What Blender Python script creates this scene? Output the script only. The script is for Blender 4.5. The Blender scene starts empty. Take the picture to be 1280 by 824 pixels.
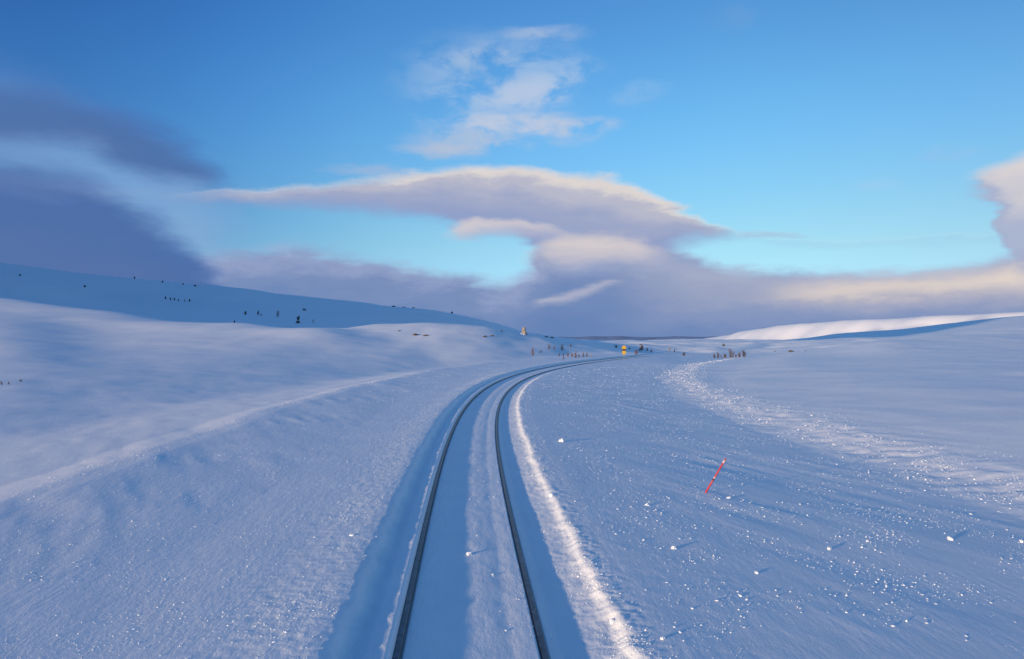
import bpy, bmesh, math, random
import numpy as np
from mathutils import Vector, Matrix

sc = bpy.context.scene
COL = sc.collection
R = math.radians
F = 880.0          # focal length in pixels of a 1280 px wide picture
H = 3.25           # eye height above the rails
HZ = 420.0         # picture row of the eye-level horizon (used only to turn measurements into metres)
SUN_EL, SUN_AZ = 5.4, -134.0
STRENGTH, EXPO = 0.15, 0.8
CANT = 0.022

# ------------------------------------------------------------------ helpers
def srgb(r, g, b):
    return tuple(((c/255)/12.92 if c/255 <= .04045 else ((c/255+.055)/1.055)**2.4) for c in (r, g, b))

def tag(o, label=None, cat=None, group=None, kind=None):
    if label: o['label'] = label
    if cat: o['category'] = cat
    if group: o['group'] = group
    if kind: o['kind'] = kind
    return o

def empty(name, loc, rz=0.0):
    o = bpy.data.objects.new(name, None); COL.objects.link(o)
    o.location = loc; o.rotation_euler = (0, 0, rz); o.empty_display_size = .2
    return o

def mesh_obj(name, verts, faces, mat, parent=None, smooth=False):
    me = bpy.data.meshes.new(name); me.from_pydata([tuple(v) for v in verts], [], faces)
    me.materials.append(mat)
    if smooth: me.polygons.foreach_set('use_smooth', [True]*len(me.polygons))
    me.update()
    o = bpy.data.objects.new(name, me); COL.objects.link(o)
    if parent: o.parent = parent
    return o

def fast_mesh(name, V, Q, mat, smooth=True):
    V = np.asarray(V, np.float32); Q = np.asarray(Q, np.int32); k = Q.shape[1]
    me = bpy.data.meshes.new(name)
    me.vertices.add(len(V)); me.vertices.foreach_set('co', V.ravel())
    me.loops.add(Q.size); me.loops.foreach_set('vertex_index', Q.ravel())
    me.polygons.add(len(Q)); me.polygons.foreach_set('loop_start', np.arange(0, Q.size, k, dtype=np.int32))
    me.polygons.foreach_set('loop_total', np.full(len(Q), k, np.int32))
    me.polygons.foreach_set('use_smooth', np.full(len(Q), smooth, bool))
    me.materials.append(mat); me.update(calc_edges=True)
    o = bpy.data.objects.new(name, me); COL.objects.link(o)
    return o

def pchip(x, y, xi):
    x = np.asarray(x, float); y = np.asarray(y, float); xi = np.clip(np.asarray(xi, float), x[0], x[-1])
    h = np.diff(x); dl = np.diff(y)/h; m = np.zeros_like(y)
    for i in range(1, len(x)-1):
        if dl[i-1]*dl[i] > 0:
            w1 = 2*h[i]+h[i-1]; w2 = h[i]+2*h[i-1]
            m[i] = (w1+w2)/(w1/dl[i-1]+w2/dl[i])
    m[0] = dl[0]; m[-1] = dl[-1]
    i = np.clip(np.searchsorted(x, xi)-1, 0, len(x)-2); t = (xi-x[i])/h[i]
    return ((1+2*t)*(1-t)**2*y[i]+t*(1-t)**2*h[i]*m[i]+t*t*(3-2*t)*y[i+1]+t*t*(t-1)*h[i]*m[i+1])

rng = np.random.RandomState(7)
PERM = rng.permutation(1024); GR = rng.uniform(0, 2*np.pi, 1024); GX, GY = np.cos(GR), np.sin(GR)
def perlin(x, y):
    xi = np.floor(x).astype(np.int64); yi = np.floor(y).astype(np.int64); xf = x-xi; yf = y-yi
    def g(ix, iy, fx, fy):
        h = PERM[(PERM[ix & 1023]+iy) & 1023]; return GX[h]*fx+GY[h]*fy
    u = xf**3*(xf*(xf*6-15)+10); v = yf**3*(yf*(yf*6-15)+10)
    a = g(xi, yi, xf, yf); b = g(xi+1, yi, xf-1, yf); c = g(xi, yi+1, xf, yf-1); d = g(xi+1, yi+1, xf-1, yf-1)
    return (a+(b-a)*u)*(1-v)+(c+(d-c)*u)*v
def fbm(x, y, lam, n=2, off=0.0):
    s = 0; a = 1
    for k in range(n):
        s = s+a*perlin(x/lam+off+17.3*k, y/lam+off*1.7-9.1*k); lam /= 2.1; a *= .5
    return s*1.4
def sstep(a, b, x):
    t = np.clip((x-a)/(b-a), 0, 1); return t*t*(3-2*t)

# ------------------------------------------------------------------ the line of the track
tp = [(590, 824), (584, 640), (596.5, 533), (622, 486.6), (656, 469), (684, 461), (780, 447.7), (816, 444), (854, 440.7)]
ty = np.array([F*H/(r-HZ) for _, r in tp]); tx = np.array([(p-640)/F*y for (p, _), y in zip(tp, ty)])
TC = np.polyfit(ty, tx, 4, w=1/ty**.8)
def track_x(Y):
    Y = np.asarray(Y, float); a, b = 6.0, 138.0
    yc = np.clip(Y, a, b); d = np.polyder(TC)
    return np.polyval(TC, yc)+np.polyval(d, yc)*(Y-yc)
def track_s(Y):
    return np.polyval(np.polyder(TC), np.clip(Y, 6.0, 138.0))

# ------------------------------------------------------------------ height of the land
def row(Y, r): return (Y, H+(HZ-r)/F*Y)
TAB = {
 -1500: [(10,-.2),(35,-.8),(80,0),(160,5),(240,10),(300,12),(450,60),(600,120),(900,170),(1300,170),(1700,180),(3000,60),(7000,-60)],
 -700: [(10,-.2),(35,-.8),(80,.5),(160,6),(240,12),(300,13),(450,70),(600,110),(900,150),(1300,170),(1700,160),(3000,60),(7000,-60)],
 -250: [(10,-.2),(20,-.9),(35,-.8),(50,-.2),(80,1.5),(120,5),(180,11),row(260,367),(310,18),(400,30),(550,58),(700,82),(900,120),(1100,160),(1500,130),(3000,50),(7000,-60)],
 0: [(12,-.1),(20,-.55),(35,-.75),row(50,482),row(80,438),row(120,410),row(180,389),row(240,372),(290,14.5),(400,22),row(550,352),row(700,345),row(900,337),row(1100,328),(1500,100),(3000,50),(7000,-60)],
 130: [(12,0),(20,-.4),(35,-.8),row(50,486),row(80,446),row(130,414),row(210,388.5),(260,9),(380,15),row(550,378),row(700,359),row(900,351),row(1100,345),(1500,85),(3000,40),(7000,-60)],
 300: [(20,-.1),(35,-.6),(50,-.75),(80,0.4),row(115,420),row(150,404),(195,4.2),(300,5.5),row(500,391),row(650,376),row(850,368),row(1100,361),(1500,65),(3000,30),(7000,-60)],
 400: [(35,-.5),(50,-.8),(80,-.2),(100,1.4),row(128,409),(170,3.0),(260,2.4),row(450,402),row(700,386),row(1100,373),(1500,50),(3000,20),(7000,-60)],
 470: [(50,-.8),(80,-.7),(100,1.0),(120,2.9),row(148,404),(185,3.4),(260,2.2),(400,7),row(700,391),row(1100,380.5),(1500,40),(3000,10),(7000,-60)],
 560: [(60,-.6),(82,-1.),(98,.0),(120,2.5),row(146,403.5),(185,3.6),(250,2.2),(400,6),row(700,397),row(950,391.5),(1500,25),(3000,0),(7000,-60)],
 620: [(70,-.7),(84,-1.),(100,.1),(120,1.9),row(150,409.5),(200,3.2),(400,5.5),row(900,404),(1500,10),(3000,-5),(7000,-60)],
 655: [(78,-.7),(88,-.9),(104,.1),(122,1.5),(140,2.9),row(156,415.5),(215,2.2),(400,3),row(900,415.5),(1500,0),(3000,-10),(7000,-60)],
 700: [(84,-.5),(96,-.6),(120,.8),(145,2.05),row(167,420.8),(240,.9),(500,0),row(900,424.5),(1500,-6),(3000,-25),(7000,-60)],
 745: [(100,-.3),(112,-.4),(130,.3),(150,1.0),row(180,426.3),(300,-.4),(500,-1),row(900,425.5),(1500,-8),(3000,-25),(7000,-60)],
 800: [(125,-.3),(150,-1.2),(190,-.2),row(260,429),(330,-1.4),(450,-.8),row(600,426),row(900,426),(1500,-10),(3000,-25),(7000,-60)],
 860: [(100,0),(136,-.1),(160,-1.2),(220,-.6),(300,-.2),(400,-1.3),row(600,425.5),row(900,426.3),(1500,-12),(3000,-20),(7000,-60)],
 930: [(25,.2),(60,.2),(100,.15),(130,-.5),(180,-1.2),(240,-.1),row(330,429),(450,-1),row(620,426),row(900,427),row(2600,426.5),(3300,-32),(4500,-45),(7000,-60),(14000,-95)],
 1000: [(25,.25),(50,.3),(100,.8),(150,.0),(200,-.1),row(260,427.2),(400,-.5),row(600,426),(900,-4),row(2600,424.2),(3300,-32),(4500,-45),(7000,-60),(14000,-95)],
 1050: [(25,.3),(50,.45),(80,.9),row(100,434.5),(150,.6),(200,.7),row(265,423.8),(350,.5),(600,-1),(900,0),row(2600,416.5),(3300,-32),(4500,-45),(7000,-60),(14000,-95)],
 1114: [(25,.3),(50,.6),(75,1.2),row(100,425.7),(150,1.8),(240,.8),(350,.5),(600,1),(900,0),row(2600,413),(3300,-32),(4500,-45),(7000,-60),(14000,-95)],
 1165: [(25,.3),(50,.7),(80,1.5),row(120,420.3),(170,2.6),(260,2),(600,2),(900,2),row(2600,407),(3300,-32),(4500,-45),(7000,-60),(14000,-95)],
 1280: [(18,.2),(25,.35),(50,.85),(80,1.6),(120,3.2),row(200,407.7),(260,5.4),(400,4),(900,8),row(2600,394.5),(3300,-32),(4500,-45),(7000,-60),(14000,-95)],
 1700: [(15,.3),(25,.6),(50,1.2),(80,2.2),(120,4.2),row(200,395),(300,10),(900,25),row(2600,375),(3300,20),(4500,-45),(7000,-60)],
 2600: [(15,.5),(25,.8),(50,1.6),(80,3),(120,5),(200,9),(300,11),(900,30),(2600,130),(3300,20),(4500,-45),(7000,-60)],
}
PXS = np.array(sorted(TAB)); LY = np.linspace(math.log(4), math.log(14000), 440)
GRID = np.zeros((len(PXS), len(LY)))
for i, p in enumerate(PXS):
    pts = TAB[p]; lx = [math.log(a) for a, _ in pts]
    # interpolate the sight slope so that crests keep their height in the view
    v = [(z-H)/a for a, z in pts]
    GRID[i] = pchip([math.log(4)]+lx, [(-H-.0)/4]+v, LY)
# near the start: keep the ground flat
TG = np.linspace(-1500, 2600, 821)
G2 = np.zeros((len(TG), len(LY)))
for j in range(len(LY)):
    G2[:, j] = pchip(PXS, GRID[:, j], TG)
k = np.exp(-.5*(np.arange(-8, 9)/3.5)**2); k /= k.sum()      # soften between measured columns
Gp = np.pad(G2, ((8, 8), (0, 0)), mode='edge'); G2 = sum(k[i]*Gp[i:i+len(TG)] for i in range(17))
def table(X, Y):
    Yc = np.maximum(Y, 4.0)
    p = np.clip(640+F*X/Yc, TG[0], TG[-1]-1e-3); ly = np.clip(np.log(Yc), LY[0], LY[-1]-1e-6)
    fi = (p-TG[0])/(TG[1]-TG[0]); i = np.minimum(fi.astype(int), len(TG)-2); fi = fi-i
    fj = (ly-LY[0])/(LY[1]-LY[0]); j = np.minimum(fj.astype(int), len(LY)-2); fj = fj-j
    v = (G2[i, j]*(1-fi)+G2[i+1, j]*fi)*(1-fj)+(G2[i, j+1]*(1-fi)+G2[i+1, j+1]*fi)*fj
    z = H+v*Yc
    # near and behind the eye the land simply lies level
    near = sstep(14, 26, np.hypot(X, Y)) if True else 1
    return z*near+(-.15)*(1-near)

PROF = [(-14,-.36),(-12,-.30),(-10.2,-.20),(-9.3,-.06),(-8.7,.03),(-8,.07),(-6.5,.06),(-4,.07),(-2.4,.11),(-1.62,.145),(-1.45,.143),(-1.38,.125),
        (-1.29,.02),(-1.18,-.03),(-1.08,-.01),(-.99,.055),(-.92,.078),(-.85,.088),(-.82,.075),(-.79,.0),(-.785,-.055),(-.712,-.055),(-.70,-.03),(-.64,-.024),
        (-.3,-.016),(-.05,.0),(.12,.006),(.28,.004),(.36,.0),(.42,-.004),(.5,.002),(.60,.006),(.70,.006),(.712,-.055),(.793,-.055),(.81,-.035),(.95,-.06),(1.02,-.055),
        (1.14,-.042),(1.36,-.02),(1.5,.0),(1.58,.03),(1.65,.085),(1.72,.10),(2.2,.095),(3,.065),(5,.0),(8,-.11),(11,-.19),(12.1,-.15),(13.0,-.04),(14,.06),(17,.16)]
PD = np.array([a for a, _ in PROF]); PZ = np.array([b for _, b in PROF])
def land(X, Y, d=None, detail=True):
    X = np.asarray(X, float); Y = np.asarray(Y, float)
    if d is None:
        d = (X-track_x(Y))/np.sqrt(1+track_s(Y)**2)
    n1 = fbm(X, Y, 1.1, 3, 3.1); n2 = fbm(X, Y, .32, 3, 8.2)
    # the plough's edges wander a little
    dd = d+(.05*n1+.035*n2)*sstep(.95, 1.3, np.abs(d))*(1-sstep(3, 6, np.abs(d)))+.5*fbm(X, Y, 9, 2, 4.4)*sstep(5, 8, np.abs(d))
    prof = np.interp(dd, PD, PZ)-CANT*np.clip(dd, -9, 11)      # the line is canted into the bend
    t = table(X, Y)
    wgt = (1-sstep(9.5, 19, -d))*(1-sstep(13.5, 24, d))*(1-sstep(118, 150, Y))
    z = prof*wgt+t*(1-wgt)
    # the long hill on the right, its flank turned to the sun
    zr = 2*pchip([1350,1600,1925,2200,2858,3400,3800,4400,5200,6500],[-20,60,69,66,63,55,42,18,-30,-60],Y/2)
    xr = 2800+100*np.sin(Y/1400.)+150*fbm(X*.2, Y, 1500, 3, 2.9)
    hl_ = zr*sstep(-380, 0, X-xr)-90*(1-sstep(-520, 0, X-xr))
    z = np.where(Y > 2650, np.maximum(z, hl_), z)
    off = sstep(2.0, 7.0, np.abs(d))
    far = sstep(60, 160, Y)
    if detail:
        # wind direction of the drift marks: they run a little across the line of the track
        u = X*.88+Y*.47; v = -X*.47+Y*.88
        z = z+off*(.022*fbm(u, v*.35, 3.2, 3, 1.0)+.011*fbm(u, v*.2, .7, 3, 2.0)*(1-far)*(.35+1.3*sstep(-.2,.5,fbm(X, Y, 5, 2, 31.0))))
        z = z+off*sstep(8, 25, np.abs(d)+Y*.1)*(.09*fbm(X, Y, 14, 3, 5.0))
        z = z+off*far*.42*fbm(X, Y*.3, 16, 3, 12.5)*sstep(-45, 0, X)*(1-sstep(350, 700, Y))+off*far*.07*fbm(X, Y*.35, 6, 2, 13.5)*(1-sstep(250, 500, Y))
        sa = .766*X+.643*Y; sb = -.643*X+.766*Y
        z = z+off*sstep(130, 220, Y)*(1-sstep(700, 1200, Y))*sstep(-20, 30, X-.12*Y)*(1.5*fbm(sa, sb*.5, 42, 3, 21.0)+.28*fbm(sa, sb*.5, 11, 2, 23.0))
        z = z+sstep(380, 520, Y)*(1-sstep(1500, 2200, Y))*sstep(0, 120, -X)*2.2*fbm(X, Y*.45, 95, 4, 27.0)
        z = z+sstep(2600, 4000, Y)*4*fbm(X, Y*.3, 170, 3, 25.0)
        z = z+.10*sstep(110, 122, Y)*(1-sstep(1.2, 2.5, np.abs(d)))
        z = z+off*far*.30*fbm(X, Y, 45, 3, 6.0)*(1-.0*far)+far*sstep(220, 500, Y)*1.0*fbm(X, Y, 160, 4, 7.0)
        # crumbled snow on the thrown-out ridge and on the left shoulder
        cr = np.exp(-((d-1.65)/.32)**2)+.5*np.exp(-((d-1.15)/.2)**2)*.5+.35*sstep(1.4, 1.5, -d)*(1-sstep(2.2, 3.2, -d))
        z = z+cr*(.014*fbm(X, Y, .13, 3, 9.0)+.008*n2)*(1-sstep(30, 60, Y))
        fl = np.exp(-((d+1.12)/.17)**2)
        z = z+fl*.012*fbm(X*.6+Y*.8, (X*.8-Y*.6)*.3, .22, 2, 2.5)
        st = np.exp(-((d-12.9)/1.6)**2)
        z = z+st*.05*fbm(X, Y, .55, 4, 3.3)
        z = z+.005*fbm(X, Y*.45, .28, 2, 5.5)*(np.abs(d) < .62)
        z = z+np.exp(-((d+.9)/.1)**2)*(.009*fbm(X, Y, 2.3, 3, 33.0)+.008*n2)
        hl = sstep(24, 40, d)*(1-sstep(150, 220, Y))
        z = z+hl*(.05*fbm(X*.5-Y*.86, (X*.86+Y*.5)*.25, 2.6, 3, 7.7))
    return z

def hit(px, r, y0=8.0, y1=4000.0):
    """where a line of sight measured in the picture meets the land: world position"""
    Y = np.exp(np.linspace(math.log(y0), math.log(y1), 6000)); X = (px-640)/F*Y
    z = land(X, Y); s = H+(HZ-r)/F*Y
    i = np.where(z >= s)[0]
    j = int(i[0]) if len(i) else int(np.argmin((s-z)/Y))
    return Vector((float(X[j]), float(Y[j]), float(z[j])))

# ------------------------------------------------------------------ materials
def nmat(name):
    m = bpy.data.materials.new(name); m.use_nodes = True; nt = m.node_tree
    return m, nt, nt.nodes['Principled BSDF'], nt.nodes.new, nt.links.new

def snow_mat(name, bump=True):
    m, nt, p, N, L = nmat(name)
    p.inputs['Roughness'].default_value = .55
    p.inputs['Specular IOR Level'].default_value = .25
    tc = N('ShaderNodeTexCoord')
    n0 = N('ShaderNodeTexNoise'); n0.inputs['Scale'].default_value = .9; n0.inputs['Detail'].default_value = 5
    L(tc.outputs['Object'], n0.inputs['Vector'])
    cr = N('ShaderNodeValToRGB'); cr.color_ramp.elements[0].color = (.80, .84, .89, 1); cr.color_ramp.elements[1].color = (.87, .89, .92, 1)
    cr.color_ramp.elements[0].position = .3; cr.color_ramp.elements[1].position = .7
    L(n0.outputs['Fac'], cr.inputs[0]); L(cr.outputs[0], p.inputs['Base Color'])
    if bump:
        mp = N('ShaderNodeMapping'); mp.inputs['Rotation'].default_value = (0, 0, R(28)); mp.inputs['Scale'].default_value = (1, .32, 1)
        L(tc.outputs['Object'], mp.inputs[0])
        a = N('ShaderNodeTexNoise'); a.inputs['Scale'].default_value = 9; a.inputs['Detail'].default_value = 6; a.inputs['Roughness'].default_value = .65
        L(mp.outputs[0], a.inputs['Vector'])
        b = N('ShaderNodeTexNoise'); b.inputs['Scale'].default_value = 34; b.inputs['Detail'].default_value = 4; b.inputs['Roughness'].default_value = .7
        L(tc.outputs['Object'], b.inputs['Vector'])
        big = N('ShaderNodeTexNoise'); big.inputs['Scale'].default_value = 1.3; big.inputs['Detail'].default_value = 3
        L(mp.outputs[0], big.inputs['Vector'])
        mr = N('ShaderNodeMapRange'); mr.inputs[1].default_value = .38; mr.inputs[2].default_value = .66; mr.inputs[3].default_value = .25; mr.inputs[4].default_value = 1
        L(big.outputs['Fac'], mr.inputs[0])
        b1 = N('ShaderNodeBump'); b1.inputs['Distance'].default_value = .008; L(mr.outputs[0], b1.inputs['Strength']); L(b.outputs['Fac'], b1.inputs['Height'])
        b2 = N('ShaderNodeBump'); b2.inputs['Distance'].default_value = .016; b2.inputs['Strength'].default_value = .8
        L(a.outputs['Fac'], b2.inputs['Height']); L(b1.outputs[0], b2.inputs['Normal']); L(b2.outputs[0], p.inputs['Normal'])
    return m
SNOW = snow_mat('snow')
CRUMB = snow_mat('snow_crumb_white', bump=False)

def noise_mat(name, c0, c1, scale, rough=.8, metal=0, bump=.0):
    m, nt, p, N, L = nmat(name)
    p.inputs['Roughness'].default_value = rough; p.inputs['Metallic'].default_value = metal
    tc = N('ShaderNodeTexCoord'); n = N('ShaderNodeTexNoise'); n.inputs['Scale'].default_value = scale; n.inputs['Detail'].default_value = 5
    L(tc.outputs['Object'], n.inputs['Vector'])
    cr = N('ShaderNodeValToRGB'); cr.color_ramp.elements[0].color = (*c0, 1); cr.color_ramp.elements[1].color = (*c1, 1)
    cr.color_ramp.elements[0].position = .35; cr.color_ramp.elements[1].position = .65
    L(n.outputs['Fac'], cr.inputs[0]); L(cr.outputs[0], p.inputs['Base Color'])
    if bump:
        b = N('ShaderNodeBump'); b.inputs['Distance'].default_value = bump; L(n.outputs['Fac'], b.inputs['Height']); L(b.outputs[0], p.inputs['Normal'])
    return m
TWIG = noise_mat('birch_twigs', (.075, .045, .04), (.15, .09, .075), 3)
TWIG_RED = noise_mat('willow_twigs', (.16, .07, .06), (.26, .13, .11), 3)
TWIG_DARK = noise_mat('dark_twigs', (.05, .045, .045), (.10, .085, .08), 3)
TWIG_PALE = noise_mat('frosted_twigs', (.24, .22, .22), (.42, .40, .40), 3)
BARK = noise_mat('bark', (.06, .04, .035), (.14, .11, .10), 5)
ROCK = noise_mat('rock', (.035, .03, .03), (.14, .11, .09), 2.5, .9, bump=.05)
STONE = noise_mat('cairn_stone', (.20, .17, .13), (.50, .44, .36), 2.0, .9, bump=.04)
YEL = noise_mat('yellow_paint', (.46, .29, .03), (.54, .35, .04), 6, .45)
BLK = noise_mat('black_paint', (.02, .02, .02), (.04, .035, .03), 6, .5)
POSTM = noise_mat('galvanised_post', (.30, .28, .20), (.42, .38, .25), 6, .5, .3)
RED = noise_mat('red_plastic', (.42, .03, .05), (.52, .05, .07), 12, .45)
PINK = noise_mat('reflective_tape', (.62, .34, .38), (.70, .45, .48), 30, .3)
DKR = noise_mat('dark_band', (.05, .02, .03), (.09, .03, .04), 30, .5)
RAILTOP = noise_mat('rail_steel_polished', (.055, .07, .09), (.13, .15, .18), 9, .42, .9)
RAILSIDE = noise_mat('rail_steel_rusty', (.035, .022, .018), (.075, .05, .04), 14, .8, .2)
FARHILL = noise_mat('far_birch_haze_blue', (.15, .22, .36), (.24, .33, .50), .004, .9)  # blue of shade and distant haze put into the base colour

# ------------------------------------------------------------------ the ground sheet
Ys = []
y = -60.0
while y < -6: Ys.append(y); y += max(.5, abs(y)*.04)
while y < 4: Ys.append(y); y += .25
while y < 12500: Ys.append(y); y += max(.024, min(y*.0052, y*y/2860*1.15)) if y < 400 else y*.011
Ys = np.array(Ys)
c = [0.0]
half = []
x = 0.02
while x < 9000:
    half.append(x)
    if .62 <= x < .88: x += .0125
    elif x < 2.2: x += .032
    elif x < 16: x += max(.04, x*.014)
    else: x += x*.016
half = np.array(half); D = np.concatenate([-half[::-1], half])
YY, DD = np.meshgrid(Ys, D, indexing='ij')
SL = np.sqrt(1+track_s(YY)**2)
XX = track_x(YY)+DD*SL
ZZ = land(XX, YY)
nr, nc = YY.shape
idx = np.arange(nr*nc).reshape(nr, nc)
Q = np.stack([idx[:-1, :-1], idx[:-1, 1:], idx[1:, 1:], idx[1:, :-1]], -1).reshape(-1, 4)
g = fast_mesh('ground', np.stack([XX, YY, ZZ], -1).reshape(-1, 3), Q, SNOW)
tag(g, kind='structure')
print('ground faces', len(Q))

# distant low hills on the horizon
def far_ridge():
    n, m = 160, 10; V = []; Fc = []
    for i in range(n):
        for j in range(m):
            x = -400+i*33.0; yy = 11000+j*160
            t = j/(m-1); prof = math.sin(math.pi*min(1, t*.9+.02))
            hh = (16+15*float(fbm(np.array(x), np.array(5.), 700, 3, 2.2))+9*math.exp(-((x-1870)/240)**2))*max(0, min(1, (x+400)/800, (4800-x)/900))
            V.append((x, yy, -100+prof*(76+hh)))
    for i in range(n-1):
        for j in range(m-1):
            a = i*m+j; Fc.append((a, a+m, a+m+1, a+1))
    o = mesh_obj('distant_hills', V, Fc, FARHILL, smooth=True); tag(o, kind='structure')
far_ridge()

# unseen ridge left of the frame, added and shaped to shade the far hillsides
def shade_mountain():
    P = [(-640, -30), (-680, 70), (-730, 160), (-850, 330), (-1250, 800), (-1700, 1400), (-2400, 2400)]
    hts = [60, 350, 520, 550, 560, 520, 330]
    n, m = 90, 41; V = []; Fc = []
    for i in range(n):
        t = i/(n-1)*(len(P)-1); a = min(int(t), len(P)-2); f = t-a
        x = P[a][0]*(1-f)+P[a+1][0]*f; yv = P[a][1]*(1-f)+P[a+1][1]*f; hh = hts[a]*(1-f)+hts[a+1]*f
        dx, dy = P[a+1][0]-P[a][0], P[a+1][1]-P[a][1]; q = math.hypot(dx, dy); nx, ny = -dy/q, dx/q
        for j in range(m):
            u = (j/(m-1)-.5)*2; wd = 480*u
            xx, yy = x-nx*wd*-1, yv-ny*wd*-1
            z = hh*(.5+.5*math.cos(math.pi*u))+(1-u*u)*float(fbm(np.array(xx), np.array(yy), 260, 4, 3.9))*45-14
            V.append((xx, yy, z))
    for i in range(n-1):
        for j in range(m-1):
            a = i*m+j; Fc.append((a, a+1, a+m+1, a+m))
    o = mesh_obj('unseen_shade_mountain', V, Fc, SNOW, smooth=True); tag(o, kind='structure')
shade_mountain()

# ------------------------------------------------------------------ rails
def rail_sections(side):
    ys = np.concatenate([np.arange(-30, 40, .5), np.arange(40, 133, 1.0)])
    sx = side*.7525
    sec = [(-.032, -.036), (-.032, -.006), (-.026, -.0005), (.026, -.0005), (.032, -.006), (.032, -.036), (.010, -.05), (.010, -.13), (.062, -.15), (-.062, -.15), (-.010, -.13), (-.010, -.05)]
    V = []; Fc = []
    for yv in ys:
        s = float(track_s(yv)); q = 1/math.sqrt(1+s*s); cx = float(track_x(yv))
        for a, b in sec:
            V.append((cx+(sx+a)*q, yv-(sx+a)*s*q, b+.012-CANT*sx))
    k = len(sec)
    for i in range(len(ys)-1):
        for j in range(k):
            Fc.append((i*k+j, i*k+(j+1) % k, (i+1)*k+(j+1) % k, (i+1)*k+j))
    return V, Fc, k
trk = empty('railway_track', (0, 0, 0))
tag(trk, 'single railway track curving right through ploughed snow, only the dark rail heads showing', 'railway track')
for sd in (-1, 1):
    V, Fc, k = rail_sections(sd)
    o = mesh_obj('rail', V, Fc, RAILSIDE, trk)
    o.data.materials.append(RAILTOP)
    for i, pl in enumerate(o.data.polygons):
        if i % k in (1, 2, 3): pl.material_index = 1; 

# ------------------------------------------------------------------ small builders
def tube(V, Fc, pts, rad, n=5):
    base = len(V)
    for i, p in enumerate(pts):
        p = Vector(p)
        t = (Vector(pts[min(i+1, len(pts)-1)])-Vector(pts[max(i-1, 0)])).normalized()
        a = t.orthogonal().normalized(); b = t.cross(a)
        for k in range(n):
            an = 2*math.pi*k/n; V.append(p+(a*math.cos(an)+b*math.sin(an))*rad[i])
    for i in range(len(pts)-1):
        for k in range(n):
            Fc.append((base+i*n+k, base+i*n+(k+1) % n, base+(i+1)*n+(k+1) % n, base+(i+1)*n+k))
    Fc.append(tuple(base+k for k in range(n))[::-1]); Fc.append(tuple(base+(len(pts)-1)*n+k for k in range(n)))

def bush(name, pos, h, w, label, cat, group=None, mat=TWIG, dens=26, seed=0, thick=.02):
    rd = random.Random(seed*13+5)
    root = empty(name, pos, rd.uniform(0, 6)); tag(root, label, cat, group)
    SV, SF, CV, CF = [], [], [], []
    ns = max(3, int(2+w/h*4))
    tips = []
    for i in range(ns):
        a = rd.uniform(0, 2*math.pi); sp = rd.uniform(.05, .5)*w*.5
        hh = h*rd.uniform(.6, .9)
        p0 = Vector((rd.uniform(-.12, .12)*w, rd.uniform(-.12, .12)*w, -.15*min(1, h)))
        pts = [p0]
        for k in range(1, 5):
            t = k/4
            pts.append(p0+Vector((math.cos(a)*sp*t**.8+rd.uniform(-.04, .04)*h, math.sin(a)*sp*t**.8+rd.uniform(-.04, .04)*h, hh*t)))
        tube(SV, SF, pts, [thick*1.5*(1-.6*k/4) for k in range(5)], 5)
        for k in range(dens//2):
            j = rd.randint(1, 4); f = rd.random(); p = pts[j-1].lerp(pts[j], f)
            an = rd.uniform(0, 2*math.pi); ln = h*rd.uniform(.16, .42)*(1-.35*j/4)
            q = p+Vector((math.cos(an)*ln*.62, math.sin(an)*ln*.62, ln*rd.uniform(.35, .9)))
            m = p.lerp(q, .5)+Vector((0, 0, -.05*ln))
            tube(CV, CF, [p, m, q], [thick*.75, thick*.55, thick*.3], 3)
            for _ in range(2):
                an2 = an+rd.uniform(-.9, .9); l2 = ln*rd.uniform(.3, .6); s = p.lerp(q, rd.uniform(.3, .9))
                tube(CV, CF, [s, s+Vector((math.cos(an2)*l2*.6, math.sin(an2)*l2*.6, l2*.7))], [thick*.5, thick*.25], 3)
    mesh_obj('stem', SV, SF, BARK if mat is not TWIG_PALE else TWIG_PALE, root)
    mesh_obj('crown', CV, CF, mat, root)
    return root

def lumpy(rad, seed, sub=2, amp=.28, sq=(1, 1, 1)):
    bm = bmesh.new(); bmesh.ops.create_icosphere(bm, subdivisions=sub, radius=1)
    rs = np.random.RandomState(seed)
    o = rs.uniform(-50, 50, 3)
    from mathutils import noise
    for v in bm.verts:
        nrm = v.co.normalized()
        d = 1+amp*noise.noise(nrm*1.3+Vector(o))+amp*.6*noise.noise(nrm*3.1+Vector(o)*2)
        # facet a little
        v.co = Vector((nrm.x*d*sq[0], nrm.y*d*sq[1], nrm.z*d*sq[2]))*rad
    return bm

def lump_obj(name, pos, rad, mat, seed, sub=3, amp=.5, sq=(1, 1, .7), parent=None, smooth=False, rz=0):
    bm = lumpy(rad, seed, sub, amp, sq); me = bpy.data.meshes.new(name); bm.to_mesh(me); bm.free(); me.materials.append(mat)
    if smooth: me.polygons.foreach_set('use_smooth', [True]*len(me.polygons))
    o = bpy.data.objects.new(name, me); COL.objects.link(o); o.location = pos; o.rotation_euler = (0, 0, rz)
    if parent: o.parent = parent
    return o

def scale_px(p, n): return n/F*p.y      # n pixels at the distance of p, in metres

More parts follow.
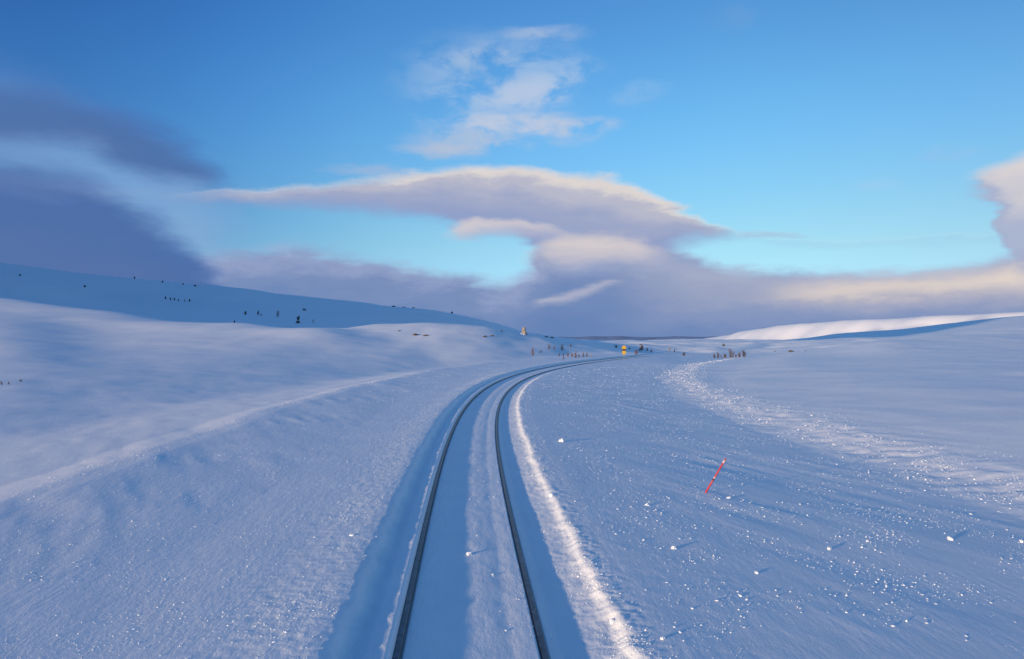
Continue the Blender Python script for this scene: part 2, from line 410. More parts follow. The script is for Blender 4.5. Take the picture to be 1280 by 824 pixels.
# ------------------------------------------------------------------ crumbs of broken snow (nobody could count them)
def crumbs():
    bm = bmesh.new(); bmesh.ops.create_icosphere(bm, subdivisions=1, radius=1)
    bm.verts.ensure_lookup_table()
    BV = np.array([v.co[:] for v in bm.verts]); BF = np.array([[v.index for v in f.verts] for f in bm.faces]); bm.free()
    rs = np.random.RandomState(3)
    P = []; S = []
    def strip(n, dc, dw, y0, y1, s0, s1, pw=1.0, clump=.35):
        n = int(n*3.1); s0 *= .85; s1 *= .58
        yv = np.exp(rs.uniform(math.log(y0)*1.0, math.log(y1), n))
        dv = dc+dw*rs.normal(0, 1, n)
        xv = track_x(yv)+dv*np.sqrt(1+track_s(yv)**2)
        keep = (fbm(xv, yv, 1.6, 3, 1.1)+rs.uniform(-.5, .5, n)) > clump-.35
        s = (s0*.8+(s1-s0)*.8*rs.uniform(0, 1, n)**7)*np.maximum(1, yv/26)**.6
        P.append(np.stack([xv, yv], -1)[keep]); S.append(s[keep])
    strip(2600, 1.62, .12, 5.5, 60, .006, .024)           # crest of the thrown-out ridge
    strip(1300, 1.2, .13, 5.5, 60, .005, .02)             # its track side
    strip(900, .68, .05, 5.5, 45, .004, .011)            # beside the right rail
    strip(800, -.95, .1, 5.5, 45, .004, .013)             # beside the left rail
    strip(3400, -1.95, .35, 5.5, 60, .005, .022)          # left shoulder
    strip(2600, -3.4, 1.0, 6, 70, .006, .022, clump=.55)
    strip(2600, -6.2, 1.5, 7, 80, .007, .026, clump=.6)
    strip(420, -8.6, .35, 9, 60, .012, .045, clump=.5)
    strip(5200, 4.2, 1.8, 6.5, 80, .006, .032, clump=.5)
    strip(5600, 8.0, 2.2, 9, 90, .008, .034, clump=.45)
    strip(5200, 12.9, 1.1, 12, 110, .012, .05, clump=.45)  # outer thrown-out band
    P = np.concatenate(P); S = np.concatenate(S)
    z = land(P[:, 0], P[:, 1]); n = len(P)
    ang = rs.uniform(0, 2*np.pi, n); ca, sa = np.cos(ang), np.sin(ang)
    jit = 1+rs.uniform(-.38, .38, (n, len(BV), 1)); ax = rs.uniform(.65, 1.35, (n, 1, 3)); ax[:, :, 2] *= .8
    v = BV[None]*jit*ax*S[:, None, None]*np.array([1.25, .9, .8])
    vx = v[..., 0]*ca[:, None]-v[..., 1]*sa[:, None]; vy = v[..., 0]*sa[:, None]+v[..., 1]*ca[:, None]
    V = np.stack([vx+P[:, 0:1], vy+P[:, 1:2], v[..., 2]+(z+S*.35)[:, None]], -1).reshape(-1, 3)
    Fx = (BF[None]+(np.arange(n)*len(BV))[:, None, None]).reshape(-1, 3)
    o = fast_mesh('snow_crumbs', V, Fx, CRUMB, smooth=False)
    tag(o, 'small crumbs of broken snow strewn beside the track', 'snow crumbs', kind='stuff')
    print('crumbs', n)
crumbs()

# single larger lumps of snow one can point at
for i, (px, r, size, lab) in enumerate([
    (586, 694, 8.5, 'warm-lit lump of snow lying alone between the two rails'),
    (616, 719, 4.0, 'tiny snow lump between the rails, just below and right of the warm-lit one'),
    (577, 750, 3.2, 'small snow lump nearest the camera between the rails'),
    (1037, 687, 8, 'pale yellowish snow lump alone on the right slope below the red pole'),
    (1188, 675, 8, 'white snow lump near the right edge, right of the yellowish lump'),
    (911, 623, 6, 'white snow lump just right of the foot of the red pole'),
    (702, 552, 9, 'flat white snow lump on the crest side of the right snow ridge'),
    (766, 778, 11, 'large snow lump on the near end of the right snow ridge'),
    (690, 620, 8, 'snow lump halfway along the crest of the right snow ridge'),
    (809, 632, 6, 'white snow lump between the right snow ridge and the red pole'),
    (842, 686, 8, 'oblong white snow lump below left of the red pole'),
    (946, 717, 6, 'small white lump on wind-rippled snow in the lower right'),
    (440, 670, 6, 'snow lump on the left shoulder above the ploughed edge'),
    (1277, 678, 6, 'snow lump cut by the right edge of the picture'),
    (828, 799, 7, 'snow lump at the bottom edge, right of the snow ridge')]):
    p = hit(px, r, 5.5); rad = scale_px(p, size)*.36
    o = lump_obj('snow_lump', (p.x, p.y, p.z+rad*.2), rad, CRUMB, 40+i, 3, .75, (1.15, .9, .8), rz=i*1.3)
    tag(o, lab, 'snow lump', 'larger lumps of snow thrown out by the plough')

# ------------------------------------------------------------------ red snow pole
def pole():
    p = hit(882, 616, 6); q = Vector((p.x+scale_px(p, 25), p.y-.02, p.z+scale_px(p, 43)))
    root = empty('snow_marker_pole', p)
    tag(root, 'thin red marker pole leaning right in the snow', 'marker pole')
    v = q-p; u = v.normalized(); L_ = v.length; r = .019
    def seg(name, a, b, rr, mat):
        V, Fc = [], []; tube(V, Fc, [u*a, u*b], [rr, rr], 14); mesh_obj(name, V, Fc, mat, root, True)
    V, Fc = [], []
    tube(V, Fc, [u*-.12, u*(L_*.5), u*(L_-.012), u*L_], [r, r, r*.95, r*.45], 14)
    mesh_obj('shaft', V, Fc, RED, root, True)
    seg('reflective_band', L_*.86, L_*.955, r+.003, PINK)
    seg('dark_band', L_*.36, L_*.41, r+.003, DKR)
    seg('reflective_band', L_*.41, L_*.455, r+.003, PINK)
pole()

# ------------------------------------------------------------------ yellow trackside sign
def sign():
    Y = 101.0; d = -3.4
    p = Vector(((780-640)/F*Y, Y, 0)); p.z = float(land(np.array(p.x), np.array(p.y)))
    s = Y/F
    root = empty('trackside_sign', p, R(-6))
    tag(root, 'yellow railway sign on a post beside the far bend', 'railway sign')
    top = H+(HZ-432)/F*Y-p.z
    V, Fc = [], []; tube(V, Fc, [(0, .06, -.3), (0, .06, top-.15)], [.045, .045], 8); mesh_obj('post', V, Fc, POSTM, root, True)
    def plate(name, prof, z0, y, th, mat):
        n = len(prof); V = [(a, y, z0+b) for a, b in prof]+[(a, y+th, z0+b) for a, b in prof]
        Fc = [tuple(range(n)), tuple(range(2*n-1, n-1, -1))]+[(i, i+n, (i+1) % n+n, (i+1) % n) for i in range(n)]
        return mesh_obj(name, V, Fc, mat, root)
    rr = 2.7*s
    zc = top-rr*1.05
    plate('round_board', [(rr*math.cos(a), rr*1.05*math.sin(a)) for a in np.linspace(0, 2*math.pi, 28, endpoint=False)], zc, -.03, .04, YEL)
    plate('dark_band', [(-rr*1.0, -.12), (rr*1.0, -.12), (rr*1.0, .12), (-rr*1.0, .12)], zc-rr*.98, -.055, .02, BLK)
    plate('lower_board', [(-rr*.85, -.26), (rr*.85, -.26), (rr*.85, .22), (-rr*.85, .22)], zc-rr*.98-.36, -.03, .04, YEL)
sign()

# ------------------------------------------------------------------ cairn on the hill crest
def cairn():
    p = hit(655, 418.5, 120); s = p.y/F
    root = empty('stone_cairn', p); tag(root, 'pointed stone cairn lit yellow on the hill crest left of the track bend', 'cairn')
    rd = random.Random(4); hh = 9.5*s; k = 0
    for lev in range(6):
        t = lev/6; rad = 3.6*s*(1-t)**.9+.25*s; n = max(1, int(7*(1-t)))
        for i in range(n):
            a = 2*math.pi*(i+rd.random()*.5)/n
            rr = rad*.5 if n > 1 else 0
            lump_obj('stone', (math.cos(a)*rr, math.sin(a)*rr, hh*(t+.04)), max(.24, rad*.52)*rd.uniform(.9, 1.15), STONE, 100+k, 2, .7, (1, 1, .75), root, rz=rd.uniform(0, 6)); k += 1
    lump_obj('stone', (.05, 0, hh*.93), 1.0*s, STONE, 140, 2, .5, (.75, .75, 1.2), root)
    lump_obj('snow_skirt', (-1.0*s, -.8*s, .2*s), 3.4*s, CRUMB, 141, 3, .3, (1.15, 1, .62), root, smooth=True)
cairn()

# ------------------------------------------------------------------ bushes, saplings and rocks
# (name, px, base row, height px, width px, material, label, category, group)
BU = [
 ('birch_sapling', 893, 447.2, 5, 4, TWIG, 'smallest bare birch at the left end of the roadside birch row', 'birch'),
 ('birch_sapling', 897.5, 447.3, 7, 4, TWIG, 'second bare birch from the left in the birch row right of the track end', 'birch'),
 ('birch_sapling', 906, 447, 5, 6, TWIG, 'low wide birch scrub in the middle of the birch row', 'birch'),
 ('birch_sapling', 914.5, 446.8, 9.5, 7, TWIG, 'dense tall bare birch third from the right in the birch row', 'birch'),
 ('birch_sapling', 924, 446.5, 6, 5, TWIG, 'paler small birch between the two tall birches of the row', 'birch'),
 ('birch_sapling', 930, 446.2, 10.5, 6, TWIG, 'tallest bare birch at the right end of the birch row', 'birch'),
 ('willow_shrub', 666, 444, 9, 5, TWIG_RED, 'reddish bare shrub alone under the cairn hill', 'shrub'),
 ('willow_shrub', 686.5, 436, 8, 3, TWIG, 'brown slender shrub on the sunlit hill right of the cairn', 'shrub'),
 ('willow_shrub', 703, 438, 9, 2.5, TWIG_DARK, 'thin dark upright shrub on the right end of the cairn hill', 'shrub'),
 ('willow_shrub', 704.5, 449, 7, 2, TWIG_DARK, 'single dark upright stem by the left snow bank of the far bend', 'shrub'),
 ('willow_shrub', 710, 446, 6, 4, TWIG_RED, 'pinkish thin shrub, leftmost in the row beside the far bend', 'shrub'),
 ('willow_shrub', 715, 446, 6, 3, TWIG_RED, 'second shrub from the left in the row beside the far bend', 'shrub'),
 ('willow_shrub', 719.5, 447, 8, 3.5, TWIG_RED, 'taller leaning shrub in the middle of the row beside the far bend', 'shrub'),
 ('willow_shrub', 729, 446, 6, 3, TWIG, 'brownish shrub fourth in the row beside the far bend', 'shrub'),
 ('willow_shrub', 733.5, 445.5, 5, 3, TWIG_RED, 'small pale shrub at the right end of the row beside the far bend', 'shrub'),
 ('willow_shrub', 770, 434.5, 4, 4, TWIG_DARK, 'small dark shrub on the plain left of the yellow sign', 'shrub'),
 ('willow_shrub', 787, 436.5, 2.5, 3, TWIG, 'tiny brown shrub just right of the yellow sign', 'shrub'),
 ('willow_shrub', 795.5, 443, 6, 5, TWIG_RED, 'reddish shrub low beside the track right of the yellow sign', 'shrub'),
 ('willow_shrub', 803, 437.5, 6, 7, TWIG_DARK, 'wide dark thicket right of the yellow sign', 'shrub'),
 ('willow_shrub', 809, 438.5, 4, 4, TWIG_DARK, 'lower dark shrub at the right end of the dark thicket', 'shrub'),
 ('willow_shrub', 837, 439, 5.5, 3.5, TWIG_PALE, 'faint pale shrub on the plain near where the track ends', 'shrub'),
 ('willow_shrub', 855, 444.5, 4, 5, TWIG, 'small brown shrub at the point where the track disappears', 'shrub'),
 ('willow_shrub', 293, 403.5, 3.5, 4.5, TWIG_DARK, 'flat dark shrub leftmost of the shrubs on the left hillside', 'shrub'),
 ('willow_shrub', 307, 393.5, 6, 4, TWIG_DARK, 'dark spiky shrub on the left hillside, second from the left', 'shrub'),
 ('willow_shrub', 322.5, 394, 6.5, 3.5, TWIG_DARK, 'dark upright shrub on the left hillside left of the pale bush', 'shrub'),
 ('willow_shrub', 326.5, 394.5, 2.5, 3, TWIG_DARK, 'tiny shrub touching the right side of the dark upright shrub', 'shrub'),
 ('willow_shrub', 347, 396, 10, 6, TWIG_PALE, 'pale rounded frosted bush on the left hillside', 'shrub'),
 ('willow_shrub', 372.5, 400.5, 7, 7, TWIG_DARK, 'dense dark bush standing over a boulder on the left ridge', 'shrub'),
 ('willow_shrub', 391.5, 403.5, 5, 3, TWIG_PALE, 'thin grey shrub right of the boulder on the left ridge', 'shrub'),
 ('willow_shrub', 168, 349, 4, 3, TWIG_DARK, 'dark shrub on the skyline of the left hill', 'shrub'),
 ('willow_shrub', 203, 353.5, 3, 4, TWIG_DARK, 'small shrub on the left skyline right of the tallest one', 'shrub'),
 ('willow_shrub', 229, 356, 2.5, 3, TWIG_DARK, 'tiny shrub on the left skyline, left one of a close pair', 'shrub'),
 ('willow_shrub', 244, 358, 2.5, 6, TWIG_DARK, 'tiny wide shrub on the left skyline, right one of a close pair', 'shrub'),
 ('willow_shrub', 106, 359, 3, 6, TWIG_DARK, 'low dark shrub alone on the upper left hillside', 'shrub'),
 ('willow_shrub', 25, 345, 3, 4, TWIG_DARK, 'faint dark shrub on the far left of the hillside', 'shrub'),
 ('willow_shrub', 904.5, 433, 3, 4, TWIG_DARK, 'small dark shrub on bright snow behind the birch row', 'shrub'),
]
for i, b in enumerate(BU):
    nm, px, r, hp, wp, mt, lab, cat = b
    p = hit(px, r, 40); s = p.y/F
    grp = {'birch_sapling': 'bare birches right of the track end'}.get(nm, 'bare shrubs dotted over the snowfield')
    dens = int(10+14*min(3, wp/3))
    bush(nm, p, hp*s*(1.25 if p.y < 300 else .95), wp*s*(1.5 if p.y < 300 else 1.0), lab, cat, grp, mt, dens, i, thick=s*(.20 if nm != 'willow_shrub' else .17)*(1.25 if mt is TWIG_DARK else .85))
for i, (px, r, hp, wp, mt, lab) in enumerate([
    (676, 441, 4, 3, TWIG, 'low brown scrub between the reddish shrub and the slender shrub under the cairn'),
    (693, 437, 5, 3, TWIG_RED, 'small reddish scrub on the sunlit slope just right of the slender brown shrub'),
    (699, 445, 4, 3, TWIG, 'low brown scrub left of the single dark upright stem by the bend'),
    (724, 446.5, 5, 3, TWIG, 'low brown scrub filling the gap in the row beside the far bend'),
    (739, 446, 4, 4, TWIG_PALE, 'pale frosted scrub past the right end of the row beside the far bend'),
    (800, 439, 5, 5, TWIG, 'brown scrub under the left side of the dark thicket'),
    (814, 440, 3, 4, TWIG_RED, 'low reddish scrub right of the dark thicket'),
    (843, 440, 4, 3, TWIG, 'low brown scrub right of the faint pale shrub near the track end'),
    (920, 446.8, 5, 4, TWIG, 'low scrub at the foot of the dense tall birch in the row'),
    (901.5, 447.3, 4, 3, TWIG_RED, 'reddish low scrub between the second birch and the wide scrub of the row')]):
    p = hit(px, r, 40); q_ = p.y/F
    bush('willow_shrub', p, hp*q_*1.2, wp*q_*1.4, lab, 'shrub', 'bare shrubs dotted over the snowfield', mt, 16, 130+i, thick=q_*.13)
# six alike in a row high on the left hill
src = None
for i, (px, r) in enumerate([(207, 374), (213, 375), (218, 375.5), (223, 376.5), (231, 377), (237, 377)]):
    p = hit(px, r, 300); s = p.y/F
    if src is None:
        src = bush('hillside_shrub', p, 3.6*s, 3.2*s, 'tiny dark shrub in the short row high on the shaded left hill', 'shrub', 'row of six tiny shrubs high on the left hill', TWIG_DARK, 22, 77, thick=s*.26)
    else:
        c2 = src.copy(); COL.objects.link(c2); c2.location = p; c2.rotation_euler.z = i*1.1; k_ = .75+.08*((i*3) % 4); c2.scale = (k_, k_, k_)
        for ch in list(src.children):
            d2 = ch.copy(); COL.objects.link(d2); d2.parent = c2
# dead stalks poking through near the left edge
for i, (px, r, hp, wp, lab) in enumerate([(2, 481, 7, 7, 'dry twigs poking from the snow at the left edge of the picture'),
                                      (11, 480.5, 5, 5, 'dry twigs poking from the snow, middle clump by the left edge'),
                                      (26, 477, 4, 10, 'low spreading dark twigs in the snow, right clump by the left edge')]):
    p = hit(px, r, 20); s = p.y/F
    bush('buried_twigs', p, hp*s, wp*s, lab, 'twigs', 'twigs poking through the snow at the left', TWIG if i < 2 else TWIG_DARK, 8, 90+i, thick=s*.12)
# rocks: (px, row, width px, height factor, label)
RK = [
 (372.5, 404, 5, .8, 'dark boulder with snow at its foot under the dense bush on the left ridge'),
 (380.5, 388, 4, .7, 'small boulder high behind the left ridge, capped with snow'),
 (519, 419, 9, .25, 'flat bare rock slab on the sunlit bump of the left hill, left one'),
 (532, 420, 7, .25, 'flat bare rock slab on the sunlit bump of the left hill, right one'),
 (499, 414, 4, .3, 'small bare rock on the top of the sunlit bump'),
 (606, 421, 7, .25, 'low bare rock left of the cairn, left one'),
 (615, 420, 5, .3, 'low bare rock left of the cairn, nearer to it'),
 (627, 414.5, 2.6, 1., 'round dark boulder on the crest left of the cairn'),
 (565, 389.6, 3, .9, 'snow-capped boulder alone on the skyline above the sunlit bump'),
 (683, 421.5, 4, .4, 'dark rock on the crest just right of the cairn'),
 (690.5, 422.5, 5, .35, 'long dark rock on the crest further right of the cairn'),
 (713, 433, 4, .6, 'dark boulder on the slope above the row of shrubs'),
 (989, 440, 6, .45, 'dark rock on sunlit snow right of the birches'),
 (969, 439.3, 3, .35, 'small rock on sunlit snow just right of the birches'),
 (1007, 439, 3, .35, 'small rock right of the dark rock on the sunlit snow'),
 (492, 382.5, 5, .3, 'tiny rock on the left skyline, leftmost of three'),
 (505, 384.4, 3, .4, 'tiny rock on the left skyline, middle of three'),
 (517, 383.8, 4, .3, 'tiny rock on the left skyline, rightmost of three'),
 (801, 431.5, 3, .6, 'dark rock tip poking up behind the dark thicket'),
]
for i, (px, r, wp, hf, lab) in enumerate(RK):
    p = hit(px, r, 60); s = p.y/F
    root = empty('rock', p); tag(root, lab, 'rock', 'rocks bare of snow on the hills')
    lump_obj('boulder', (0, 0, wp*s*.5*hf*.45), wp*s*.5, ROCK, 200+i, 3, .6, (1, .7, hf), root, rz=i)
    lump_obj('snow_cap', (.08*wp*s, .1*wp*s, wp*s*.5*hf*.95), wp*s*.34, CRUMB, 300+i, 2, .4, (1.05, .8, hf*.55), root, smooth=True)

# ------------------------------------------------------------------ sun, sky and clouds
sl = bpy.data.lights.new('sun', 'SUN'); sl.energy = 3.15; sl.angle = R(1.0); sl.color = (1, .735, .45)
so = bpy.data.objects.new('sun', sl); COL.objects.link(so)
az, el = R(SUN_AZ), R(SUN_EL)
sd = Vector((math.sin(az)*math.cos(el), math.cos(az)*math.cos(el), math.sin(el)))
so.rotation_euler = sd.to_track_quat('Z', 'Y').to_euler(); so.location = sd*50+Vector((0, 0, 20))

w = bpy.data.worlds.new('World'); sc.world = w; w.use_nodes = True
nt = w.node_tree; N, L = nt.nodes.new, nt.links.new
bg = nt.nodes['Background']; bg.inputs[1].default_value = STRENGTH
S = STRENGTH*2**EXPO
def CC(r, g, b): return tuple(c/S for c in srgb(r, g, b))+(1,)
def M(op, a, b=None, c=None, clamp=False):
    n = N('ShaderNodeMath'); n.operation = op; n.use_clamp = clamp
    for i, v in enumerate((a, b, c)):
        if v is None: continue
        if isinstance(v, (int, float)): n.inputs[i].default_value = v
        else: L(v, n.inputs[i])
    return n.outputs[0]
sky = N('ShaderNodeTexSky'); sky.sky_type = 'NISHITA'; sky.sun_disc = False
sky.sun_elevation = el; sky.sun_rotation = az; sky.ozone_density = 4; sky.dust_density = .3
tc = N('ShaderNodeTexCoord'); sp = N('ShaderNodeSeparateXYZ'); L(tc.outputs['Generated'], sp.inputs[0])
x_, y_, z_ = sp.outputs
AZ = M('ARCTAN2', x_, y_)                                  # azimuth, 0 = along the line
hyp = M('SQRT', M('ADD', M('MULTIPLY', x_, x_), M('MULTIPLY', y_, y_)))
ET = M('DIVIDE', z_, M('MAXIMUM', hyp, .001))              # tangent of the elevation
def A(px): return math.atan((px-640)/F)
def E(px, r): return (HZ-r)/F*math.cos(A(px))
def curve(inp, pts, lo=0., hi=1.):
    """float curve over azimuth -1.2..1.2 rad; values stored scaled into 0..1"""
    t = M('DIVIDE', M('ADD', inp, 1.2), 2.4, clamp=True)
    n = N('ShaderNodeFloatCurve'); L(t, n.inputs[1]); cu = n.mapping.curves[0]
    P = sorted(((a+1.2)/2.4, (v-lo)/(hi-lo)) for a, v in pts)
    P = [(0., P[0][1])]+P+[(1., P[-1][1])]
    cu.points[0].location = P[0]; cu.points[1].location = P[-1]
    for q in P[1:-1]: cu.points.new(*q)
    n.mapping.update()
    return M('ADD', M('MULTIPLY', n.outputs[0], hi-lo), lo)
# three scales of billowing, stretched along the horizon
cmb = N('ShaderNodeCombineXYZ'); L(AZ, cmb.inputs[0]); L(M('MULTIPLY', ET, 2.6), cmb.inputs[1])
def noise(scale, det, off, rough=.55, rot=0., sx=1.):
    mp = N('ShaderNodeMapping'); mp.inputs['Location'].default_value = (off, off*.7, off*.3); mp.inputs['Rotation'].default_value = (0, 0, rot); mp.inputs['Scale'].default_value = (sx, 1, 1)
    L(cmb.outputs[0], mp.inputs[0])
    n = N('ShaderNodeTexNoise'); n.inputs['Scale'].default_value = scale; n.inputs['Detail'].default_value = det; n.inputs['Roughness'].default_value = rough
    L(mp.outputs[0], n.inputs['Vector']); return n.outputs['Fac']
n1 = noise(5, 5, 3.1); n2 = noise(16, 6, 7.7, .6); n3 = noise(7, 7, 1.3, .6, .25, .8)
n5 = noise(11, 7, 4.2, .62)
wA = M('ADD', M('MULTIPLY', M('SUBTRACT', n1, .5), .10), M('MULTIPLY', M('SUBTRACT', n2, .5), .03))
wE = M('ADD', M('MULTIPLY', M('SUBTRACT', n3, .5), .035), M('MULTIPLY', M('SUBTRACT', n2, .5), .022))
AW = M('ADD', AZ, wA); EW = M('ADD', ET, wE)
def smooth(v, a, b, c=0., d=1.):
    n = N('ShaderNodeMapRange'); n.interpolation_type = 'SMOOTHSTEP'
    L(v, n.inputs[0])
    for i, q in enumerate((a, b, c, d)):
        if isinstance(q, (int, float)): n.inputs[i+1].default_value = q
        else: L(q, n.inputs[i+1])
    return n.outputs[0]
def rgb(c):
    n = N('ShaderNodeRGB'); n.outputs[0].default_value = c; return n.outputs[0]
def mix(f, a, b, mode='MIX'):
    n = N('ShaderNodeMix'); n.data_type = 'RGBA'; n.blend_type = mode
    if isinstance(f, (int, float)): n.inputs[0].default_value = f
    else: L(f, n.inputs[0])
    for s, v in ((n.inputs[6], a), (n.inputs[7], b)):
        if isinstance(v, tuple): s.default_value = v
        else: L(v, s)
    return n.outputs[2]
def ramp(v, stops, ip='EASE'):
    n = N('ShaderNodeValToRGB'); cr = n.color_ramp; cr.interpolation = ip
    while len(cr.elements) > 1: cr.elements.remove(cr.elements[-1])
    cr.elements[0].position = stops[0][0]; cr.elements[0].color = (*stops[0][1], 1)
    for p, c in stops[1:]:
        e = cr.elements.new(p); e.color = (*c, 1)
    L(v, n.inputs[0]); return n.outputs[0]

# clear sky: the physical sky, colour-graded by elevation and azimuth as the photograph shows it
TE = [(0.0, (.7, 1.3, 2.6)), (.06, (1.2, 1.3, 1.6)), (0.13, (1.6, 1.26, 1.06)), (.25, (1.35, 1.4, 1.32)), (.36, (1.19, 1.35, 1.35)), (.47, (.92, 1.15, 1.29)), (.65, (1.05, 1.2, 1.3)), (1.0, (1.15, 1.2, 1.3))]
mxv = max(max(c) for _, c in TE)
te = ramp(M('MULTIPLY', ET, 1.0, clamp=True), [(p, tuple(v/mxv for v in c)) for p, c in TE], 'B_SPLINE')
vm = N('ShaderNodeVectorMath'); vm.operation = 'SCALE'; L(te, vm.inputs[0]); vm.inputs[3].default_value = mxv
base = mix(1.0, sky.outputs[0], vm.outputs[0], 'MULTIPLY')
TA = [(0.0, (1.0, 1.0, 1.0)), (.13, (.46, .58, .78)), (.24, (.40, .53, .75)), (.31, (.56, .69, .88)), (.36, (.68, .82, .97)), (.42, (.93, .98, 1)), (.5, (1, 1, 1)), (.60, (1.0, .97, .90)), (.68, (.95, .89, .82)), (.78, (.80, .72, .70)), (.86, (.82, .76, .74)), (1., (1.15, 1.08, 1.0))]
ta = ramp(M('DIVIDE', M('ADD', AZ, 1.2), 2.4, clamp=True), TA, 'B_SPLINE')
base = mix(1.0, base, ta, 'MULTIPLY')

def band(col, top, bot, cols, st=.02, sb=.03, op=1.0, warp=True, gain=1.0, a0=None, a1=None, fa=.05):
    """one cloud: the strip between two outlines over azimuth, coloured from base to crest"""
    a, e = (AW, EW) if warp else (AZ, ET)
    tp_ = curve(a, [(A(p), E(p, r)) for p, r in top], -.3, .7)
    bp_ = curve(a, [(A(p), E(p, r)) for p, r in bot], -.3, .7)
    m = M('MULTIPLY', smooth(M('SUBTRACT', tp_, e), -st*.3, st), smooth(M('SUBTRACT', e, bp_), -sb*.3, sb))
    if a0 is not None: m = M('MULTIPLY', m, smooth(a, A(a0), A(a0)+fa))
    if a1 is not None: m = M('MULTIPLY', m, smooth(a, A(a1)-fa, A(a1), 1., 0.))
    t = M('ADD', M('DIVIDE', M('SUBTRACT', e, bp_), M('MAXIMUM', M('SUBTRACT', tp_, bp_), .004), clamp=True), M('MULTIPLY', M('SUBTRACT', n5, .5), .42), clamp=True)
    mxc = max(max(c) for _, c in cols)
    cr = ramp(t, [(p, tuple(v/mxc for v in c)) for p, c in cols])
    v = N('ShaderNodeVectorMath'); v.operation = 'SCALE'; L(cr, v.inputs[0]); v.inputs[3].default_value = mxc
    if op < 1: m = M('MULTIPLY', m, op)
    return mix(m, col, v.outputs[0])
def K(*a): return CC(*a)[:3]
col = base
OFF = -9999
# faint veil around the left clouds
col = band(col, [(-200, 30), (0, 60), (60, 75), (110, 100), (200, 150), (300, 215), (330, 250)], [(-200, 330), (330, 330)], [(0, K(140, 176, 215)), (.5, K(128, 168, 214)), (.75, K(100, 148, 206)), (1, K(80, 128, 194))], .05, .03, .75, a1=345, fa=.12)
# high wispy cluster
cmb2 = N('ShaderNodeCombineXYZ'); L(AZ, cmb2.inputs[0]); L(M('MULTIPLY', ET, 1.7), cmb2.inputs[1])
wzn = N('ShaderNodeTexNoise'); wzn.inputs['Scale'].default_value = 13; wzn.inputs['Detail'].default_value = 9; wzn.inputs['Roughness'].default_value = .62; wzn.inputs['Distortion'].default_value = .35
L(cmb2.outputs[0], wzn.inputs['Vector']); wz = wzn.outputs['Fac']
wmask = smooth(wz, .40, .62)
def puff(col, cx, cy, rx, ry, c, op, th=(.40, .62)):
    da = M('DIVIDE', M('SUBTRACT', AW, A(cx)), rx/F); de = M('DIVIDE', M('SUBTRACT', EW, E(cx, cy)), ry/F)
    rr = M('SQRT', M('ADD', M('MULTIPLY', da, da), M('MULTIPLY', de, de)))
    m = M('MULTIPLY', smooth(rr, .25, 1.15, 1., 0.), op)
    m = M('MULTIPLY', m, smooth(wz, th[0], th[1]))
    return mix(m, col, CC(*c))
for a_ in [(585, 128, 70, 30, (170, 196, 228), .5, (.42, .62)), (540, 188, 60, 12, (180, 192, 214), .7, (.25, .5)), (700, 95, 60, 30, (170, 198, 230), .5, (.42, .62)), (630, 182, 50, 10, (186, 198, 222), .6, (.36, .6)), (620, 100, 130, 70, (170, 195, 225), .55, (.35, .6)), (655, 118, 70, 30, (188, 202, 226), .75, (.36, .6)), (650, 158, 120, 18, (196, 204, 222), .85, (.34, .6)), (575, 178, 75, 20, (185, 195, 215), .7, (.3, .6)), (672, 42, 60, 14, (170, 190, 220), .7, (.3, .6)), (600, 72, 50, 16, (170, 192, 220), .55, (.3, .6)), (790, 118, 60, 18, (150, 190, 228), .45, (.3, .6)), (720, 160, 60, 22, (190, 200, 220), .6, (.3, .6)), (470, 214, 70, 8, (170, 185, 215), .5, (.3, .5)), (915, 22, 40, 26, (110, 160, 215), .4, (.3, .6)), (1195, 190, 32, 12, (150, 195, 232), .6, (.3, .6)), (1092, 231, 30, 10, (160, 205, 238), .5, (.3, .6))]:
    col = puff(col, *a_)
# the low bank along the whole horizon
bankT = [(-400, 300), (200, 322), (260, 312), (310, 306), (370, 303), (420, 311), (480, 323), (560, 338), (620, 347), (650, 335), (670, 312), (700, 296), (760, 288), (820, 296), (862, 312), (900, 326), (1000, 332), (1100, 334), (1160, 334), (1210, 328), (1250, 316), (1300, 306), (1700, 280)]
col = band(col, bankT, [(-400, 600), (1700, 600)], [(0, K(108, 134, 184)), (.50, K(102, 131, 182)), (.66, K(108, 135, 184)), (.80, K(121, 143, 187)), (.92, K(143, 159, 197)), (1, K(160, 175, 210))], .02, .02, 1.0)
# the right part of the bank is paler
col = band(col, [(700, 312), (800, 318), (900, 328), (1000, 336), (1100, 338), (1200, 334), (1400, 320)], [(700, 440), (900, 432), (1400, 425)], [(0, K(118, 140, 185)), (.35, K(140, 155, 192)), (.6, K(160, 168, 195)), (1, K(172, 178, 200))], .02, .05, .85, a0=690, fa=.25)
# upper left dark cloud
col = band(col, [(-400, 50), (0, 88), (76, 96), (130, 118), (190, 146), (240, 176), (275, 205), (305, 236)], [(-400, 200), (0, 190), (40, 186), (76, 190), (110, 206), (168, 226), (210, 236), (305, 240)], [(0, K(96, 124, 176)), (.5, K(78, 112, 168)), (1, K(70, 110, 174))], .045, .035, .93)
# lower left dark cloud
col = band(col, [(-400, 165), (0, 186), (60, 194), (115, 218), (170, 252), (215, 284), (262, 320), (320, 372)], [(-400, 520), (400, 520)], [(0, K(88, 116, 170)), (.55, K(84, 113, 168)), (.8, K(77, 110, 168)), (1, K(84, 118, 178))], .045, .02, .98)
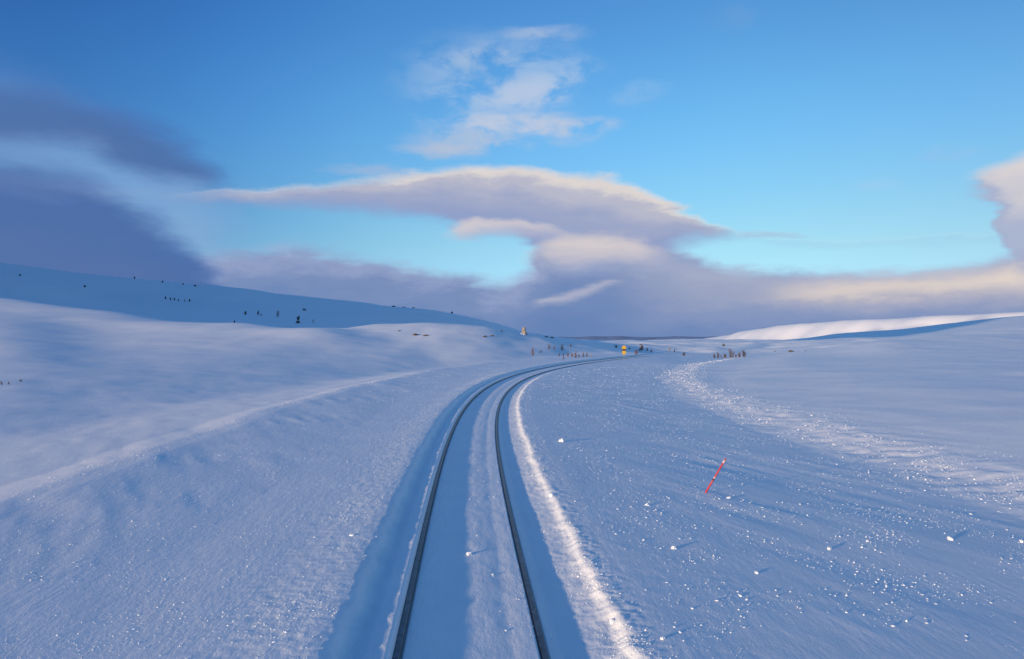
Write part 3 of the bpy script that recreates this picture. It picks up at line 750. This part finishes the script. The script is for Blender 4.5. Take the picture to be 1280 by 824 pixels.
# lenticular cloud
lensT = [(200, 246), (300, 236), (400, 229), (470, 217), (540, 207), (620, 204), (700, 213), (760, 223), (820, 243), (870, 267), (900, 284), (932, 297), (960, 299), (1100, 299)]
lensB = [(200, 248), (300, 259), (400, 262), (500, 268), (560, 276), (590, 296), (640, 300), (680, 330), (720, 345), (800, 335), (860, 306), (900, 303), (932, 300), (960, 305), (1100, 305)]
col = band(col, lensT, lensB, [(0, K(140, 158, 200)), (.25, K(146, 160, 200)), (.5, K(160, 168, 198)), (.74, K(185, 185, 202)), (.88, K(222, 213, 209)), (1, K(233, 223, 217))], .014, .022, .97)
# greyer left tail and belly
col = band(col, [(230, 238), (400, 236), (560, 240), (700, 250), (800, 264), (880, 288)], [(230, 258), (400, 264), (560, 276), (700, 290), (800, 320), (880, 305)], [(0, K(140, 155, 198)), (1, K(160, 168, 200))], .03, .03, .55)
# sunlit lobes below it
col = band(col, [(560, 285), (585, 275), (620, 272), (680, 282), (720, 292)], [(560, 300), (585, 302), (620, 298), (680, 300), (720, 300)], [(0, K(196, 192, 206)), (1, K(222, 212, 210))], .012, .02, .8, a0=562, a1=730, fa=.03)
col = band(col, [(640, 325), (680, 300), (740, 289), (800, 292), (850, 312)], [(640, 340), (700, 343), (760, 340), (850, 335)], [(0, K(170, 176, 200)), (.45, K(212, 204, 206)), (1, K(226, 214, 208))], .02, .04, .85, a0=640, a1=860, fa=.07)
col = band(col, [(650, 374), (700, 362), (765, 350)], [(650, 384), (700, 380), (765, 360)], [(0, K(190, 190, 208)), (1, K(205, 200, 210))], .008, .012, .55, a0=650, a1=775, fa=.03)
# streak to the right of the lens
col = band(col, [(900, 292), (960, 290), (1040, 290)], [(900, 300), (960, 299), (1040, 297)], [(0, K(160, 178, 210)), (1, K(180, 192, 215))], .006, .008, .7, a0=900, a1=1030, fa=.04)
# warm streak in the bank at the right
col = band(col, [(900, 366), (960, 353), (1050, 342), (1150, 338), (1220, 332), (1280, 318), (1500, 290)], [(900, 390), (960, 386), (1100, 384), (1200, 382), (1280, 378), (1500, 370)], [(0, K(180, 176, 194)), (.5, K(226, 212, 202)), (1, K(218, 206, 206))], .03, .03, .97, a0=905, fa=.12)
# cloud at the right edge
col = band(col, [(1185, 236), (1210, 222), (1240, 206), (1280, 190), (1350, 172), (1700, 150)], [(1185, 240), (1215, 244), (1235, 262), (1250, 300), (1262, 330), (1280, 350), (1700, 350)], [(0, K(160, 172, 204)), (.4, K(172, 178, 204)), (.75, K(210, 203, 208)), (1, K(226, 214, 210))], .02, .03, .92, a0=1185, fa=.04)
L(col, bg.inputs[0])

# ------------------------------------------------------------------ camera
cam = bpy.data.cameras.new('camera'); co = bpy.data.objects.new('camera', cam); COL.objects.link(co)
co.location = (0, 0, H); co.rotation_euler = (R(90), 0, 0)
cam.sensor_width = 36; cam.lens = 36*F/1280; cam.shift_y = (HZ-412)/1280; cam.clip_start = .1; cam.clip_end = 30000
sc.camera = co
sc.view_settings.view_transform = 'Standard'; sc.view_settings.look = 'None'; sc.view_settings.exposure = EXPO; sc.view_settings.gamma = 1
sc.cycles.max_bounces = 6
